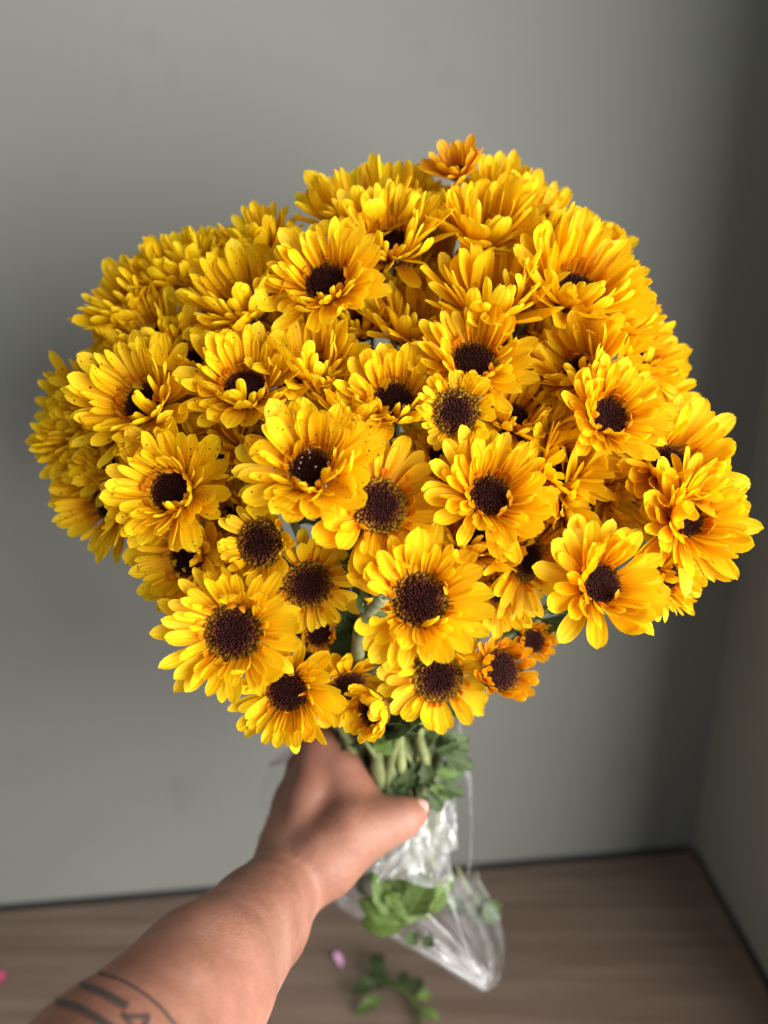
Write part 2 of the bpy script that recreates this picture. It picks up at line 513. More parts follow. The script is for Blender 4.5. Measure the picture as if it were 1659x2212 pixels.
# ------------------------------------------------------------------ petals
def petal_mesh(name, kind, rs):
    """a petal of unit length along +X, its inner face up (+Z)"""
    notch = 0.0
    if kind == 'outer':
        wmax, nu, nv, neck = rs.uniform(0.33, 0.43), 5, 9, 0.36
        chan, curl, tipc = rs.uniform(0.15, 0.40), rs.uniform(-0.08, 0.20), rs.uniform(-0.10, 0.22)
        notch = rs.choice([0, 0.03, 0.05, 0.015])
    elif kind == 'mid':
        wmax, nu, nv, neck = rs.uniform(0.25, 0.34), 5, 8, 0.42
        chan, curl, tipc = rs.uniform(0.40, 0.85), rs.uniform(-0.02, 0.24), rs.uniform(-0.06, 0.26)
        notch = rs.choice([0, 0.02, 0.03])
    elif kind == 'quill':
        wmax, nu, nv, neck = rs.uniform(0.22, 0.29), 5, 7, 0.62
        chan, curl, tipc = rs.uniform(0.9, 1.5), rs.uniform(0.0, 0.3), rs.uniform(-0.05, 0.30)
    elif kind == 'folded':
        wmax, nu, nv, neck = rs.uniform(0.34, 0.42), 5, 9, 0.42
        chan, curl, tipc = rs.uniform(0.2, 0.5), rs.uniform(0.1, 0.35), rs.uniform(0.5, 1.1) * rs.choice([-1, 1, 1])
        notch = 0.04
    else:  # inner
        wmax, nu, nv, neck = rs.uniform(0.36, 0.48), 4, 6, 0.65
        chan, curl, tipc = rs.uniform(0.7, 1.2), rs.uniform(0.2, 0.7), rs.uniform(0, 0.6)
    wide = rs.uniform(0.58, 0.70)                   # where the petal is widest
    def prof(v):
        if v < wide:
            t = v / wide
            return neck + (1 - neck) * (t * t * (3 - 2 * t)) ** 0.85
        t = (v - wide) / (1 - wide)
        return max(0.0, 1 - t ** 3.0) ** 0.5
    side_bend = rs.uniform(-0.08, 0.08)
    twist = rs.uniform(-0.25, 0.25)
    ruf = rs.uniform(0.0, 0.018); ph = rs.uniform(0, 6.28)
    def fn(u, v):
        v = 1 - (1 - v) ** 1.45                     # more rows near the tip
        s = (u - 0.5) * 2
        n = 10; x = z = 0.0
        for i in range(n):
            t = v * (i + 0.5) / n
            a = curl * (t * 1.5) + tipc * max(0, t - 0.6) * 2.5
            x += math.cos(a) * v / n; z += math.sin(a) * v / n
        half = wmax * 0.5 * max(prof(v), 0.20)
        k = chan * (1.30 - 0.75 * v) * 1.5
        ang = s * k
        yy = half * math.sin(ang) / max(k, 1e-3) if k > 0.05 else half * s
        zz = half * (1 - math.cos(ang)) / max(k, 1e-3) if k > 0.05 else 0
        yy *= (1.0 + 0.25 * k)
        tw = twist * v
        y2 = yy * math.cos(tw) - zz * math.sin(tw); z2 = yy * math.sin(tw) + zz * math.cos(tw)
        dx = 0
        if v > 0.8: dx = -(abs(s) ** 2) * 0.02 * (v - 0.8) / 0.2 - notch * (1 - min(1, abs(s) * 1.6)) * max(0, v - 0.86) / 0.14
        z2 += ruf * math.sin(ph + v * 6 + s * 2.0) * v
        z2 += 0.010 * math.cos(s * math.pi * 2) * (1 - v * 0.5)
        return (x + dx, y2 + side_bend * v * v, z + z2)
    return grid(nu, nv, fn, None, name)


PET = {}
for kind, n in (('outer', 12), ('mid', 9), ('quill', 8), ('folded', 8), ('inner', 6)):
    for mi, mat in enumerate((M_PETAL, M_SPECK, M_ORANGE)):
        base = []
        for i in range(n):
            me = petal_mesh(kind + '_petal', kind, random.Random(100 * i + len(kind) * 7))
            me.materials.append(M_INNER if (kind == 'inner' and mi < 2) else mat)
            base.append(me)
        PET[kind, mi] = base


def disc_mesh(name, n, mat, seed, hollow=0.0):
    """dome of small florets laid out in a spiral, unit radius"""
    rs = random.Random(seed)
    vs_, fs, rad = [], [], []
    # underlying dome
    def dome(r): return 0.20 * (1 - r * r) - hollow * math.exp(-(r / 0.4) ** 2) * 0.16
    seg, rings = 20, 5
    vs_.append((0, 0, dome(0) - 0.03)); rad.append(0)
    for j in range(1, rings + 1):
        r = j / rings
        for i in range(seg):
            a = 2 * math.pi * i / seg
            vs_.append((r * math.cos(a), r * math.sin(a), dome(r) - 0.03 - (0.25 if j == rings else 0))); rad.append(r * 0.8)
    for i in range(seg): fs.append((0, 1 + i, 1 + (i + 1) % seg))
    for j in range(rings - 1):
        for i in range(seg):
            a = 1 + j * seg + i; b = 1 + j * seg + (i + 1) % seg
            fs.append((a, a + seg, b + seg, b))
    for k in range(n):
        r = math.sqrt((k + 0.5) / n) * 1.0
        a = k * 2.399963 + rs.uniform(-0.12, 0.12)
        r *= rs.uniform(0.97, 1.03)
        s = (0.052 + 0.030 * r) * rs.uniform(0.65, 1.25) * math.sqrt(300 / n)
        z0 = dome(r); hh = s * rs.uniform(0.7, 1.9) * (1.0 + 0.5 * max(0, r - 0.75) * 4)
        lean = 0.35 * r
        cx, cy = r * math.cos(a), r * math.sin(a)
        b = len(vs_)
        nn = 6
        for (fr, fz) in ((1.0, -0.5), (0.92, 0.45)):
            for i in range(nn):
                t = 2 * math.pi * i / nn + a
                vs_.append((cx + s * fr * math.cos(t) + lean * hh * fz * math.cos(a), cy + s * fr * math.sin(t) + lean * hh * fz * math.sin(a), z0 + hh * fz)); rad.append(r)
        vs_.append((cx + lean * hh * math.cos(a), cy + lean * hh * math.sin(a), z0 + hh * 0.9)); rad.append(r)
        for i in range(nn):
            j = (i + 1) % nn
            fs.append((b + i, b + j, b + nn + j, b + nn + i))
            fs.append((b + nn + i, b + nn + j, b + 2 * nn))
    me = mesh(name, vs_, fs, mat, True)
    at = me.attributes.new('rad', 'FLOAT', 'POINT')
    at.data.foreach_set('value', rad)
    return me


DISCS = [disc_mesh('disc', 420, M_DISC, i, hollow=(0.0, 0.5, 1.0)[i % 3]) for i in range(4)]
RINGED = [disc_mesh('disc', 420, M_RING, 30 + i, hollow=(0.2, 0.6)[i % 2]) for i in range(2)]
DISC_F = disc_mesh('flecked_disc', 330, M_DISC_F, 9, 0.3)


def calyx_mesh():
    prof = [(0.12, -0.50), (0.20, -0.42), (0.36, -0.30), (0.46, -0.14), (0.50, 0.0)]
    n = 16; vs_, fs = [], []
    for j, (r, z) in enumerate(prof):
        for i in range(n):
            a = 2 * math.pi * i / n
            k = 1 + (0.10 if i % 2 else -0.06) * (j / 4)
            vs_.append((r * k * math.cos(a), r * k * math.sin(a), z + (0.05 if (i % 2 and j == 4) else 0)))
    for j in range(len(prof) - 1):
        for i in range(n):
            fs.append((j * n + i, j * n + (i + 1) % n, (j + 1) * n + (i + 1) % n, (j + 1) * n + i))
    return mesh('calyx', vs_, fs, M_CALYX)
CALYX = calyx_mesh()


def leaf_mesh(name, mat, seed, blade=False):
    rs = random.Random(seed)
    lob = rs.uniform(0.28, 0.42); bend = rs.uniform(0.3, 0.9); ph = rs.uniform(0, 1); wmax = rs.uniform(0.55, 0.75)
    if blade: lob *= 0.45; wmax *= 0.68
    fold = rs.uniform(0.15, 0.4); tw = rs.uniform(-0.5, 0.5)
    def fn(u, v):
        s = (u - 0.5) * 2
        body = math.sin(math.pi * min(1, max(0, (v - 0.16) / 0.84)) ** 0.8) ** 0.7 if v > 0.16 else 0.0
        k = 1 - lob * (0.5 + 0.5 * math.cos(v * 24 + ph * 2 + (0.8 if s > 0 else 0))) * (abs(s) ** 1.5)
        half = max(0.025 * (1 - v), wmax * 0.5 * body * k)
        y = half * s
        a = bend * v
        x = math.sin(a) / bend if bend > 0.01 else v
        z = -(1 - math.cos(a)) / bend
        z += fold * abs(y) + 0.03 * math.sin(v * 11 + s * 3 + ph * 5) * abs(s)
        t = tw * v
        return (x, y * math.cos(t) - z * 0.0, z + y * math.sin(t))
    return grid(7, 15, fn, mat, name)


LEAVES = [leaf_mesh('leaf', M_LEAF, i) for i in range(6)]
FRESH = [leaf_mesh('leaf', M_FRESH, 20 + i, True) for i in range(5)]

# ------------------------------------------------------------------ bouquet frame
GRIP = P(866, 1690, 0.632)                      # where the fist closes round the stems
DOWN = (P(905, 1990, 0.665) - GRIP).normalized()
AXX = DOWN.orthogonal().normalized(); AXY = DOWN.cross(AXX)
n_flower = [0]


def frame(x, y, d, ang, tilt):
    """flower axes: normal tilted away from the line of sight towards ang (image degrees)"""
    p = P(x, y, d)
    to = (C_POS - p).normalized()
    rt = C_RIGHT - to * C_RIGHT.dot(to); rt.normalize()
    up = to.cross(rt)
    a, t = R(ang), R(tilt)
    side = rt * math.cos(a) + up * math.sin(a)
    n = (to * math.cos(t) + side * math.sin(t)).normalized()
    return p, n, side


def flower(label, x, y, d, rpx, ang, tilt, cup=0, disc=0.34, style='full', mat=0, seed=0, leaves=1, flecked=False, group='yellow chrysanthemums in the bouquet'):
    k = n_flower[0]; n_flower[0] += 1
    rs = random.Random(1000 + k * 13 + seed)
    p, n, side = frame(x, y, d, ang, tilt)
    S = rpx * 1.03 * d / F_PX                                # outer radius in metres
    t_ = Vector((1, 0, 0)) if abs(n.x) < 0.8 else Vector((0, 1, 0))
    ax = (t_ - n * t_.dot(n)).normalized(); ay = n.cross(ax)
    rot = Matrix((ax, ay, n)).transposed().to_4x4()
    root = empty('chrysanthemum', p)
    root.matrix_world = Matrix.Translation(p) @ rot
    tag(root, label, 'flower', group)
    # disc
    dr = disc * S * rs.uniform(0.96, 1.04)
    o = link('disc', DISC_F if flecked else (RINGED[rs.randrange(2)] if disc >= 0.395 and mat == 0 or style == 'flat' else DISCS[rs.randrange(4)]), root)
    o.scale = (dr, dr, dr * rs.uniform(0.8, 1.15)); o.rotation_euler = (0, 0, rs.uniform(0, 6.28))
    # whorls: kind, count, base radius, length, width scale, elevation, jitter
    br = disc
    if style == 'full':
        L = 1.08 - br
        W_ = [('outer', 20, br * 0.66, L + 0.10, 0.72, 13, 9, -0.10),
              ('outer', 19, br * 0.76, L * 0.95, 0.70, 25, 9, -0.06),
              ('mid', 18, br * 0.84, L * 0.84, 0.72, 38, 9, -0.03),
              ('quill', 18, br * 0.92, L * 0.66, 0.72, 48, 11, 0.0),
              ('inner', 15, br * 1.00, L * 0.28, 1.0, 56, 16, 0.0)]
    elif style == 'flat':     # wide open, petals hanging flat
        L = 1.08 - br
        W_ = [('outer', 18, br * 0.72, L + 0.06, 0.80, 4, 8, -0.10),
              ('outer', 16, br * 0.85, L * 0.90, 0.76, 14, 9, -0.05),
              ('mid', 15, br * 0.92, L * 0.68, 0.86, 26, 12, -0.02),
              ('inner', 15, br * 1.03, L * 0.27, 1.0, 42, 18, 0.0)]
    elif style == 'small':
        L = 1.06 - br
        W_ = [('outer', 16, br * 0.75, L + 0.06, 0.92, 14, 8, -0.08),
              ('mid', 17, br * 0.9, L * 0.84, 0.95, 30, 10, -0.03),
              ('quill', 14, br * 1.0, L * 0.52, 0.95, 46, 12, 0.0)]
    else:                     # bud: short petals standing round the disc
        L = 1.06 - br
        W_ = [('mid', 15, br * 0.9, L * 1.15, 1.15, 34, 10, -0.10),
              ('mid', 15, br * 0.98, L * 0.95, 1.1, 50, 10, -0.05),
              ('quill', 12, br * 1.02, L * 0.7, 1.1, 62, 10, 0.0)]
    if style == 'full': cup = cup + (8 if tilt > 44 else 3)
    dens = rs.uniform(0.88, 1.08); slim = rs.uniform(0.95, 1.18); wild = rs.uniform(0.7, 1.45)
    wob = [rs.uniform(0.0, 1.0) for _ in range(3)]
    for (kind, cnt, rb, ln, ws, el, jit, zb) in W_:
        off = rs.uniform(0, 6.28); cnt = max(8, round(cnt * dens)); ws *= slim; jit *= wild
        for i in range(cnt):
            az = off + (i + rs.uniform(-0.33, 0.33)) * 2 * math.pi / cnt
            if rs.random() < 0.03: continue
            e = R(el + cup + rs.gauss(0, jit * 0.72) + 7 * math.sin(az * 2 + wob[0] * 6.28) + 5 * math.sin(az * 3 + wob[1] * 6.28))
            kk = kind
            if kind in ('outer', 'mid') and rs.random() < 0.12: kk = 'folded'
            me = rs.choice(PET[kk, mat])
            l_ = ln * S * rs.uniform(0.86, 1.10) / max(0.75, math.cos(min(1.2, max(0, e * 0.55))))
            o = link('petal', me, root)
            roll = rs.gauss(0, 0.22)
            m_ = Matrix.Rotation(az, 4, 'Z') @ Matrix.Translation((rb * S, 0, zb * S)) @ Matrix.Rotation(-e, 4, 'Y') @ Matrix.Rotation(roll, 4, 'X') @ Matrix.Rotation(rs.gauss(0, 0.10), 4, 'Z')
            wsc = l_ * ws * rs.uniform(0.82, 1.15)
            o.matrix_basis = m_ @ Matrix.Diagonal((l_, wsc, l_ * 0.9, 1))
    # calyx and stem
    o = link('calyx', CALYX, root)
    o.matrix_basis = Matrix.Translation((0, 0, -0.07 * S)) @ Matrix.Diagonal((S * disc * 1.75, S * disc * 1.75, S * 0.40, 1))
    b = p - n * (0.22 * S)
    i_ = k + 0.5
    rr = 0.029 * math.sqrt(((k * 37) % 67 + 0.5) / 67); aa = k * 2.399963
    g = GRIP + AXX * (rr * math.cos(aa)) + AXY * (rr * math.sin(aa))
    dist = (g - b).length
    spread = (b - GRIP) * 0.42
    c1 = b - n * (0.26 * dist); c2 = g - DOWN * (0.34 * dist) + (spread - DOWN * spread.dot(DOWN)) * 0.42
    pts = bez(b, c1, c2, g, 12)
    e_ = g + DOWN * rs.uniform(0.05, 0.075) + AXX * rs.uniform(-0.006, 0.006) + AXY * rs.uniform(-0.006, 0.006)
    pts += [g.lerp(e_, q) for q in (0.3, 0.65, 1.0)]
    inv = root.matrix_world.inverted()
    rad = rs.uniform(0.0017, 0.0025)
    if rs.random() < 0.22: rad = rs.uniform(0.0030, 0.0040)
    rl = [rad * (0.8 + 0.35 * q / 14) for q in range(15)]
    st = link('stem', tube([inv @ v for v in pts], rl, M_STEM, 'stem', 7), root)
    for q in range(leaves):
        s = rs.uniform(0.30, 0.86) if q == 0 or leaves > 2 else rs.uniform(0.10, 0.32)
        idx = int(s * 11)
        bp = pts[idx]; tan = (pts[idx + 1] - pts[idx]).normalized()
        out = (bp - (GRIP - DOWN * ((bp - GRIP).dot(-DOWN)))) 
        out = out + C_FWD * -0.02 + Vector((rs.uniform(-1, 1), rs.uniform(-1, 1), rs.uniform(-1, 1))) * 0.03
        out = (out - tan * out.dot(tan)).normalized()
        xd = (out * 0.8 - tan * rs.uniform(0.2, 0.9)).normalized()
        yd = tan.cross(xd).normalized(); zd = xd.cross(yd)
        lm = Matrix((xd, yd, zd)).transposed().to_4x4()
        lf = link('leaf', rs.choice(LEAVES if rs.random() < 0.8 else FRESH), root)
        sz = rs.uniform(0.026, 0.044)
        lf.matrix_basis = inv @ Matrix.Translation(bp) @ lm @ Matrix.Scale(sz, 4)
    return root


FLOWERS = [
    # label, x, y, depth, radius, towards, tilt, options
    ('small orange half open flower standing highest at the top right of the bouquet', 988, 372, 0.520, 78, 105, 60, dict(cup=16, style='small', mat=2, disc=0.26)),
    ('bright flower with upright petals directly below the small orange one at the top', 1040, 512, 0.512, 142, 78, 60, dict(cup=10, disc=0.30)),
    ('flower whose petals form the upper right slope beside the topmost ones', 1150, 498, 0.535, 135, 65, 68, dict(cup=8)),
    ('big flower seen edge on that crowns the top of the bouquet, its disc hidden', 790, 478, 0.530, 165, 96, 68, dict(cup=8)),
    ('flower with its dark disc half visible above a front row of petals, below the crown', 842, 532, 0.500, 148, 92, 52, dict(cup=10)),
    ('round open flower with maroon disc in the upper left, facing up at the viewer', 704, 614, 0.470, 140, 110, 34, dict(cup=8, disc=0.34)),
    ('flower peeping over the upper left edge between the crown flower and the left slope', 560, 540, 0.530, 110, 110, 70, dict(cup=12)),
    ('shaded flower on the upper left slope with upright overlapping petals', 400, 600, 0.530, 130, 118, 68, dict(cup=10, mat=1)),
    ('shaded flower farthest out on the left shoulder of the bouquet', 285, 665, 0.530, 120, 135, 66, dict(cup=6, mat=1)),
    ('upright flower left of the round maroon disc one, its centre hidden by front petals', 530, 665, 0.492, 150, 112, 56, dict(cup=12, mat=1)),
    ('large fan shaped flower at upper centre right with its centre hidden', 1060, 665, 0.485, 160, 85, 56, dict(cup=12)),
    ('big upright flower on the upper right slope with a sliver of purple disc', 1238, 632, 0.490, 172, 62, 50, dict(cup=10)),
    ('flower wedged between the maroon disc one and the fan shaped one', 900, 722, 0.497, 135, 85, 60, dict(cup=12)),
    ('flower on the right edge with a thin crescent of purple disc showing', 1332, 700, 0.505, 105, 60, 62, dict(cup=12)),
    ('ragged flower spreading out at the right edge under the crescent disc one', 1375, 770, 0.515, 120, 30, 58, dict(cup=2)),
    ('flower with spiky upright petals and small orange ringed disc, right of centre', 1250, 802, 0.475, 130, 120, 42, dict(cup=14, disc=0.30)),
    ('open flower with a broad purple disc just right of the upper centre', 1020, 782, 0.462, 135, 88, 36, dict(cup=6, disc=0.37)),
    ('flecked flower with dark disc between the left slope and the flecked starry one', 420, 786, 0.490, 128, 100, 48, dict(cup=10, mat=1)),
    ('starry flecked flower with raised petals and wide dark disc, left of centre', 530, 840, 0.462, 142, 100, 32, dict(cup=12, mat=1, disc=0.33)),
    ('flower with tall petals behind the large front one, disc lost in shade', 668, 800, 0.476, 135, 88, 54, dict(cup=10, mat=1)),
    ('large flecked cup shaped flower on the far left, petals closing over its disc', 312, 872, 0.470, 160, 138, 40, dict(cup=14, mat=1, disc=0.30)),
    ('shaded flower seen from the side, farthest left in the bouquet', 185, 905, 0.515, 140, 165, 66, dict(cup=4, mat=1)),
    ('flower with narrow petals and dark disc in the middle of the bouquet', 850, 866, 0.456, 128, 85, 34, dict(cup=10, disc=0.37)),
    ('small round flower with green rimmed disc near the centre of the bouquet', 985, 890, 0.440, 98, 90, 10, dict(cup=8, style='small', disc=0.52)),
    ('crumpled flower tucked between the large front one and the narrow petalled one', 762, 890, 0.462, 122, 80, 52, dict(cup=8)),
    ('flower with a dark orange rimmed disc tucked right of the small round one', 1108, 902, 0.468, 120, 60, 46, dict(cup=6, disc=0.34)),
    ('bright flower with oval purple disc tilted to the right, upper right', 1313, 900, 0.452, 132, 40, 34, dict(cup=10, disc=0.34)),
    ('large pale yellow front flower with white flecks on its dark disc', 672, 1015, 0.425, 158, 110, 24, dict(cup=10, mat=1, disc=0.32, flecked=True)),
    ('cup shaped flower with brown disc at left, turned towards the left', 372, 1062, 0.448, 150, 160, 28, dict(cup=10, mat=1, disc=0.33)),
    ('large flower at the very centre with a big disc ringed in ochre', 818, 1092, 0.437, 172, 40, 24, dict(cup=2, style='flat', disc=0.36)),
    ('flower with reddish inner petals right of the ochre ringed centre flower', 1056, 1072, 0.442, 148, 50, 26, dict(cup=8, disc=0.33)),
    ('flower with half hidden disc below the oval disc one, petals pointing right', 1203, 1004, 0.466, 135, 10, 46, dict(cup=4)),
    ('outstretched flower with black disc near the right edge of the bouquet', 1446, 1006, 0.476, 155, 40, 36, dict(cup=4, disc=0.32)),
    ('flower farthest right in the bouquet, its petals swept to the right', 1482, 1122, 0.462, 148, 12, 38, dict(cup=6, disc=0.29)),
    ('flower seen from the side with long flat petals pointing right, right of centre', 1244, 1092, 0.480, 158, 350, 58, dict(cup=0)),
    ('half open flower with orange petals curling over its big dark disc, lower left', 563, 1174, 0.438, 104, 170, 22, dict(cup=20, style='small', disc=0.50)),
    ('flower at the lower left edge with a black disc and flecked petals', 405, 1205, 0.468, 132, 190, 44, dict(cup=2, mat=1)),
    ('dim flower low on the far left with long thin petals pointing left', 235, 1085, 0.500, 142, 195, 58, dict(cup=-6, mat=1)),
    ('flat flower with olive rimmed disc, above the big lower left one', 666, 1262, 0.455, 116, 300, 16, dict(cup=-4, style='flat', disc=0.44)),
    ('big fully open flower low on the left with a large dark disc', 505, 1365, 0.428, 158, 200, 12, dict(cup=4, disc=0.40)),
    ('big fully open flower low in the centre beside the broken stem', 906, 1296, 0.428, 158, 60, 14, dict(cup=4, disc=0.40)),
    ('flower half hidden behind the low centre one, its disc in shade', 1020, 1172, 0.455, 125, 70, 46, dict(cup=4)),
    ('flower turned right with an upright oval disc and drooping lower petals', 1140, 1207, 0.456, 138, 350, 52, dict(cup=-4, style='flat', disc=0.36)),
    ('large flower low on the right with deep orange around its disc', 1296, 1262, 0.440, 145, 20, 30, dict(cup=6, disc=0.32)),
    ('flower peeking out behind the large one at the lower right edge', 1440, 1245, 0.475, 95, 345, 50, dict(cup=0)),
    ('small dark half open flower deep between the two big low ones', 688, 1368, 0.490, 46, 280, 10, dict(cup=16, style='bud', mat=2, disc=0.60)),
    ('flower below the big lower left one with drooping petals at the bottom edge', 622, 1492, 0.462, 126, 240, 24, dict(cup=0, disc=0.36)),
    ('flower with wide dark disc at the bottom of the bouquet above the stems', 946, 1462, 0.488, 122, 310, 14, dict(cup=2, style='flat', disc=0.42)),
    ('small orange flower with hollow disc at the lower right edge', 1080, 1448, 0.490, 84, 10, 34, dict(cup=14, style='bud', mat=2, disc=0.54)),
    ('tiny orange half open flower below the large lower right one', 1150, 1384, 0.500, 52, 350, 30, dict(cup=12, style='bud', mat=2, disc=0.52)),
    ('small drooping flower between the two lowest dark discs', 752, 1482, 0.496, 105, 290, 40, dict(cup=-2, style='small', disc=0.36)),
    ('cup shaped opening bud lowest in the bouquet, just above the hand', 806, 1535, 0.478, 76, 205, 42, dict(cup=26, style='bud', mat=0, disc=0.50)),
    ('orange bud deep in the shade below the ochre ringed centre flower', 862, 1182, 0.482, 58, 80, 30, dict(cup=14, style='bud', mat=2, disc=0.55)),
    ('curled orange bud deep in the shade above the broken stem', 806, 1226, 0.492, 46, 90, 40, dict(cup=18, style='bud', mat=2, disc=0.5)),
    ('shaded flower hidden behind the large pale front one and the cup shaped one', 472, 985, 0.478, 125, 100, 40, dict(cup=6, mat=1)),
    ('shaded flower in the gap below the starry flecked one', 560, 955, 0.482, 115, 90, 45, dict(cup=6)),
    ('shaded flower behind the small round one, only petals showing', 960, 985, 0.474, 112, 80, 40, dict(cup=4)),
    ('shaded flower behind the open purple disc one, only a dark disc showing', 1150, 820, 0.500, 115, 70, 50, dict(cup=4)),
    ('shaded flower in the gap left of the fan shaped one', 780, 705, 0.515, 115, 95, 55, dict(cup=8)),
    ('flower behind the left shoulder with crowded narrow petals', 330, 740, 0.512, 130, 130, 58, dict(cup=8, mat=1)),
    ('shaded flower behind the right slope under the big upright one', 1190, 725, 0.512, 110, 60, 55, dict(cup=4)),
    ('dim flower behind the far left one with hanging petals', 180, 990, 0.512, 120, 200, 58, dict(cup=0, mat=1)),
    ('flower between the outstretched right one and the side facing one', 1345, 1065, 0.495, 130, 0, 50, dict(cup=0)),
    ('shaded flower behind the flower turned right, petals hanging', 1080, 1270, 0.480, 110, 320, 40, dict(cup=-6)),
    ('half shaded flower behind the crown and the bright upright one', 900, 470, 0.545, 110, 85, 66, dict(cup=8)),
    ('pale flower on the left slope between the crown and the shoulder', 470, 600, 0.525, 120, 112, 66, dict(cup=10)),
    ('dim flower in the deep gap between the oval disc one and the spiky one', 1215, 880, 0.490, 115, 60, 45, dict(cup=4)),
    ('dim flower in the deep gap left of the cup shaped brown disc one', 270, 985, 0.490, 120, 170, 40, dict(cup=4, mat=1)),
    ('dim flower behind the top of the starry flecked one', 600, 745, 0.505, 125, 100, 52, dict(cup=6)),
    ('dim flower in the gap right of the reddish inner petalled one', 1150, 1085, 0.490, 115, 20, 40, dict(cup=4)),
    ('dim flower behind the half open one with curling petals', 505, 1115, 0.480, 100, 160, 40, dict(cup=4)),
    ('dim flower under the half shaded one near the top notch', 945, 600, 0.535, 120, 80, 60, dict(cup=8)),
    ('flower behind the right slope above the outstretched one', 1395, 860, 0.520, 115, 35, 50, dict(cup=4)),
    ('flower filling the notch under the bright upright one near the top', 1075, 440, 0.548, 120, 75, 64, dict(cup=8)),
    ('dim flower right of the one with the hidden centre at the upper left', 640, 700, 0.515, 115, 95, 52, dict(cup=8)),
    ('dim flower below the fan shaped one, right of the open purple disc', 1120, 745, 0.500, 110, 70, 52, dict(cup=6)),
    ('dim flower under the flecked cup shaped one at the far left', 215, 935, 0.500, 115, 190, 50, dict(cup=2, mat=1)),
    ('dim flower between the big low left one and the curling petalled one', 470, 1255, 0.475, 110, 200, 34, dict(cup=2)),
    ('dim flower in the gap between the narrow petalled one and the open purple disc', 930, 800, 0.492, 105, 80, 48, dict(cup=6)),
    ('dim flower deep behind the reddish inner petalled one on its upper right', 1150, 960, 0.495, 110, 40, 44, dict(cup=4)),
    ('dim flower in the gap between the fan shaped one and the upper maroon disc', 850, 620, 0.530, 110, 90, 58, dict(cup=8)),
    ('dim flower behind the starry flecked one on its left side', 445, 905, 0.495, 110, 120, 44, dict(cup=6, mat=1)),
    ('dim flower in the dip between the shoulder and the far left cup', 268, 800, 0.530, 105, 145, 56, dict(cup=6, mat=1)),
    ('dim flower deep behind the ochre ringed centre one on its lower right', 935, 1140, 0.490, 100, 60, 40, dict(cup=4)),
    ('dim flower behind the large lower right one at its upper left', 1200, 1180, 0.490, 115, 10, 46, dict(cup=2)),
    ('dim flower behind the cup shaped brown disc one on its lower right', 450, 1110, 0.492, 105, 170, 40, dict(cup=4, mat=1)),
    ('flower behind the crescent disc one on the right slope', 1255, 555, 0.530, 120, 60, 66, dict(cup=6)),
]
for (lb, x, y, d, r, a, t, kw) in FLOWERS:
    low = y > 1130
    flower(lb, x, y, d, r, a, t, leaves=3 if low else 2, **kw)

# leaves and the broken stem at the neck of the bunch
def leaf_at(parent, x, y, d, ang, size, fresh=False, seed=0, tip_in=0.0, face=0.4):
    """a leaf whose base sits at x, y, d and which points towards image angle ang"""
    p = P(x, y, d)
    xd = (C_RIGHT * math.cos(R(ang)) + C_UP * math.sin(R(ang)) - C_FWD * tip_in).normalized()
    zd = (-C_FWD + C_UP * face); zd = (zd - xd * zd.dot(xd)).normalized()
    yd = zd.cross(xd)
    m_ = Matrix((xd, yd, zd)).transposed().to_4x4()
    o = link('leaf', (FRESH if fresh else LEAVES)[seed % 5], parent)
    mw = Matrix.Translation(p) @ m_ @ Matrix.Scale(size, 4)
    o.matrix_basis = (parent.matrix_world.inverted() @ mw) if parent else mw
    return o

def leafy_stem(name, label, pts, r, leaves, mat=M_STEM, cat='stem'):
    root = empty(name, pts[-1]); root.matrix_world = Matrix.Translation(pts[-1])
    tag(root, label, cat)
    ps = []
    for i in range(len(pts) - 1):
        for q in range(4): ps.append(pts[i].lerp(pts[i + 1], q / 4))
    ps.append(pts[-1])
    # soften
    for _ in range(3):
        ps = [ps[0]] + [(ps[i - 1] + ps[i] * 2 + ps[i + 1]) / 4 for i in range(1, len(ps) - 1)] + [ps[-1]]
    inv = root.matrix_world.inverted()
    rr = [r * (0.85 + 0.3 * i / len(ps)) * (1.25 if i % 6 == 3 else 1.0) for i in range(len(ps))]
    link('stalk', tube([inv @ p for p in ps], rr, mat, 'stalk', 9), root)
    for a in leaves: leaf_at(root, *a)
    return root

leafy_stem('flower_stem', 'thick pale green stem in front at the centre of the bunch', [P(800, 1380, .53), P(812, 1560, .575), P(818, 1640, .590), P(822, 1720, .598), P(850, 1860, .640)], 0.0058,
           [(815, 1690, .588, 250, .022, False, 1, .2), (830, 1690, .59, 310, .026, False, 2, .2), (800, 1660, .592, 190, .020, False, 3)])
leafy_stem('flower_stem', 'pale stem curving to the right beside the thick one', [P(900, 1500, .55), P(905, 1600, .585), P(925, 1650, .600), P(900, 1720, .606), P(890, 1880, .645)], 0.0040,
           [(930, 1625, .590, 20, .024, False, 4, .1), (935, 1668, .592, 0, .020, True, 0, .2), (925, 1690, .590, 330, .024, True, 1, .3), (900, 1705, .590, 290, .026, False, 2, .3), (880, 1690, .592, 250, .024, False, 5, .3)])
leafy_stem('flower_stem', 'knobbly stem at the right side of the bunch with green leaves', [P(1010, 1440, .55), P(960, 1560, .595), P(945, 1640, .615), P(925, 1720, .625), P(905, 1880, .650)], 0.0042,
           [(940, 1610, .597, 15, .030, False, 2, .1), (950, 1625, .594, 340, .030, False, 4, .2), (938, 1690, .592, 345, .026, False, 3, .3), (915, 1700, .590, 310, .026, False, 0, .2), (890, 1650, .592, 250, .026, False, 1, .2), (910, 1640, .594, 290, .026, False, 5, .2),
     (950, 1600, .600, 350, .028, False, 0, .1), (948, 1640, .600, 330, .026, False, 1, .2), (955, 1660, .600, 300, .022, True, 3, .1), (900, 1600, .60, 200, .022, False, 3)])
